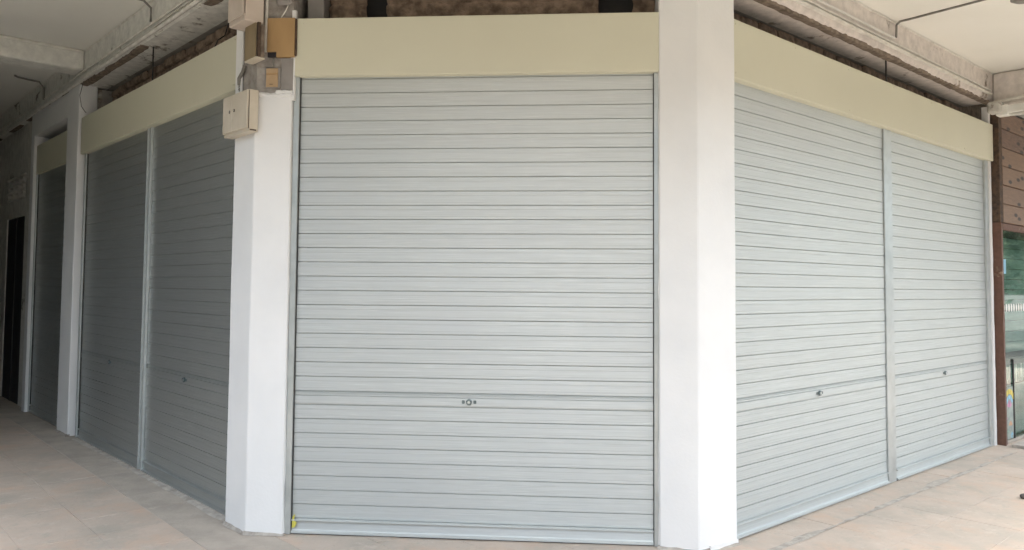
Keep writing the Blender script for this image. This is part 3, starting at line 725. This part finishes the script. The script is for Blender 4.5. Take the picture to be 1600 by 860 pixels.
# ------------------------------------------------------------------ unseen wall added to shade the left walkway
ow = thing('shading_wall', 'L', -14, 2.75, 0, 'unseen dark green wall added to shade the left walkway', 'wall')
part('wall', MB().box(0, 15.3, -.25, 0, 0, ZL-.003), 'dark_wall', ow)
part('end_wall', MB().box(-.25, 0, -.25, 3.1, 0, ZL-.003), 'wall_left', ow)  # unseen end wall, added so the far shutter mirrors no daylight
part('coping', MB().box(0, 15.3, -.30, -.251, 3.2, 3.4), 'white_old', ow)

# ------------------------------------------------------------------ unseen houses, added to block low sky and fill reflections (behind and beside camera)
M['house_wall'] = mat('cream_house_wall', (.19, .185, .15), (.15, .145, .118), 1.2, .85, 0, .2, 12)
M['house_roof'] = mat('tiled_roof', (.20, .10, .07), (.13, .07, .05), 3, .85, 0, .3, 20)
M['house_window'] = mat('dark_window', (.03, .035, .04), (.04, .045, .05), 3, .15, 0, 0)
def house(w, u0, u1, off, h, label):
    t = thing('added_house', w, u0, off, -.15, label, 'house', 'unseen houses added to shape the light')
    W = u1-u0
    part('wall', MB().box(0, W, -8, 0, 0, h), 'house_wall', t)
    part('roof', MB().profile([(.4, h), (-8.4, h), (-4, h+1.6)], [-.2, W-.01]), 'house_roof', t)
    n = int(W/2.2)
    for fl_ in range(2):
        for k in range(n):
            x = (k+.5)*W/n
            wd = part('window', MB().box(x-.55, x+.55, .0, .05, 1.0+fl_*2.9, 2.5+fl_*2.9), 'house_window', t)
            part('sill', MB().box(x-.62, x+.62, .051, .12, .92+fl_*2.9, .998+fl_*2.9), 'house_wall', wd)
house('R', -14, -4, 12, 6.2, 'unseen dull cream house added opposite the shop corner to block sky')
house('R', -3.9, 6, 12, 6.6, 'unseen dull cream house added facing the right shutters to block sky')
house('R', 6.1, 18, 12, 6.0, 'farthest unseen cream house added along the right street to block sky')
house('L', 6, 16, 11, 6.2, 'unseen dull cream house added across the left street to block sky')
house('L', -8, 5.9, 11, 6.4, 'unseen cream house added beyond the dark shading wall')

# mortar smears where the columns meet the floor
def smear(t, a, b, wd, seed):
    d = (b-a); L = d.length; ang_ = math.atan2(d.y, d.x)
    mb = MB().profile([(.02, 0), (-wd, 0), (-wd*.6, .004), (-.003, .016), (.02, .016)], rng(-.01, L+.01, 16),
                      lambda k, x, y, z: (x, y*(1+.6*nj(x, 9, seed+k)) if k in (1, 2) else y, z*(1+.5*nj(x, 14, seed))))
    part('mortar_smear', mb, 'mortar', t, (a.x-t.location.x, a.y-t.location.y, .0015), (0, 0, ang_))
smear(lc, A0, A1, .022, 2); smear(lc, A1, A2, .016, 5); smear(rc, B0, B1, .014, 7); smear(rc, B1, B2, .018, 9)
smear(lp, P2('L', -.62, .075), P2('L', -.19, .075), .02, 12)

# ------------------------------------------------------------------ unseen trees added far along the right to be mirrored in the shop glass
M['leaf'] = mat('leaf', (.06, .11, .035), (.035, .07, .02), 3, .6, 0, 0)
M['bark'] = mat('bark', (.12, .09, .065), (.07, .055, .04), 6, .9, 0, .4, 20)
def tree(x, y, h, seed, label):
    r = random.Random(seed)
    t = tag(link('reflection_tree', None, loc=(x, y, -.15)), label, 'tree', 'unseen trees added for the glass reflections')
    mb = MB().tube([(0, 0, 0), (.1, 0, h*.25), (.05, .1, h*.5)], [.22, .17, .1], 8)
    for k in range(5):
        a = k*1.26; mb.tube([(.08, .05, h*.35), (math.cos(a)*1.1, math.sin(a)*1.1, h*.58)], [.09, .04], 6)
    part('trunk', mb, 'bark', t)
    lf = MB()
    cl_ = [(r.gauss(0, h*.16), r.gauss(0, h*.16), h*r.uniform(.3, .9), r.uniform(.12, .2)*h) for _ in range(16)]
    for k in range(2600):
        cx_, cy_, cz_, cr_ = r.choice(cl_)
        d = Vector((r.gauss(0, 1), r.gauss(0, 1), r.gauss(0, .8))).normalized()*cr_*r.random()**.4
        c = Vector((cx_, cy_, cz_))+d; a = Vector((r.gauss(0, 1), r.gauss(0, 1), r.gauss(0, 1))).normalized(); b = a.orthogonal().normalized()
        sz = r.uniform(.12, .26); i = len(lf.v)
        lf.v += [tuple(c-a*sz), tuple(c+b*sz*.5), tuple(c+a*sz), tuple(c-b*sz*.5)]; lf.f.append((i, i+1, i+2, i+3))
    part('crown', lf, 'leaf', t)
tree(19, 16.0, 6.5, 1, 'nearest unseen bushy tree added for the shop glass to mirror')
tree(25, 19.5, 7.5, 2, 'middle unseen bushy tree added for the shop glass to mirror')
tree(31, 21.5, 8.0, 3, 'farthest unseen bushy tree added for the shop glass to mirror')
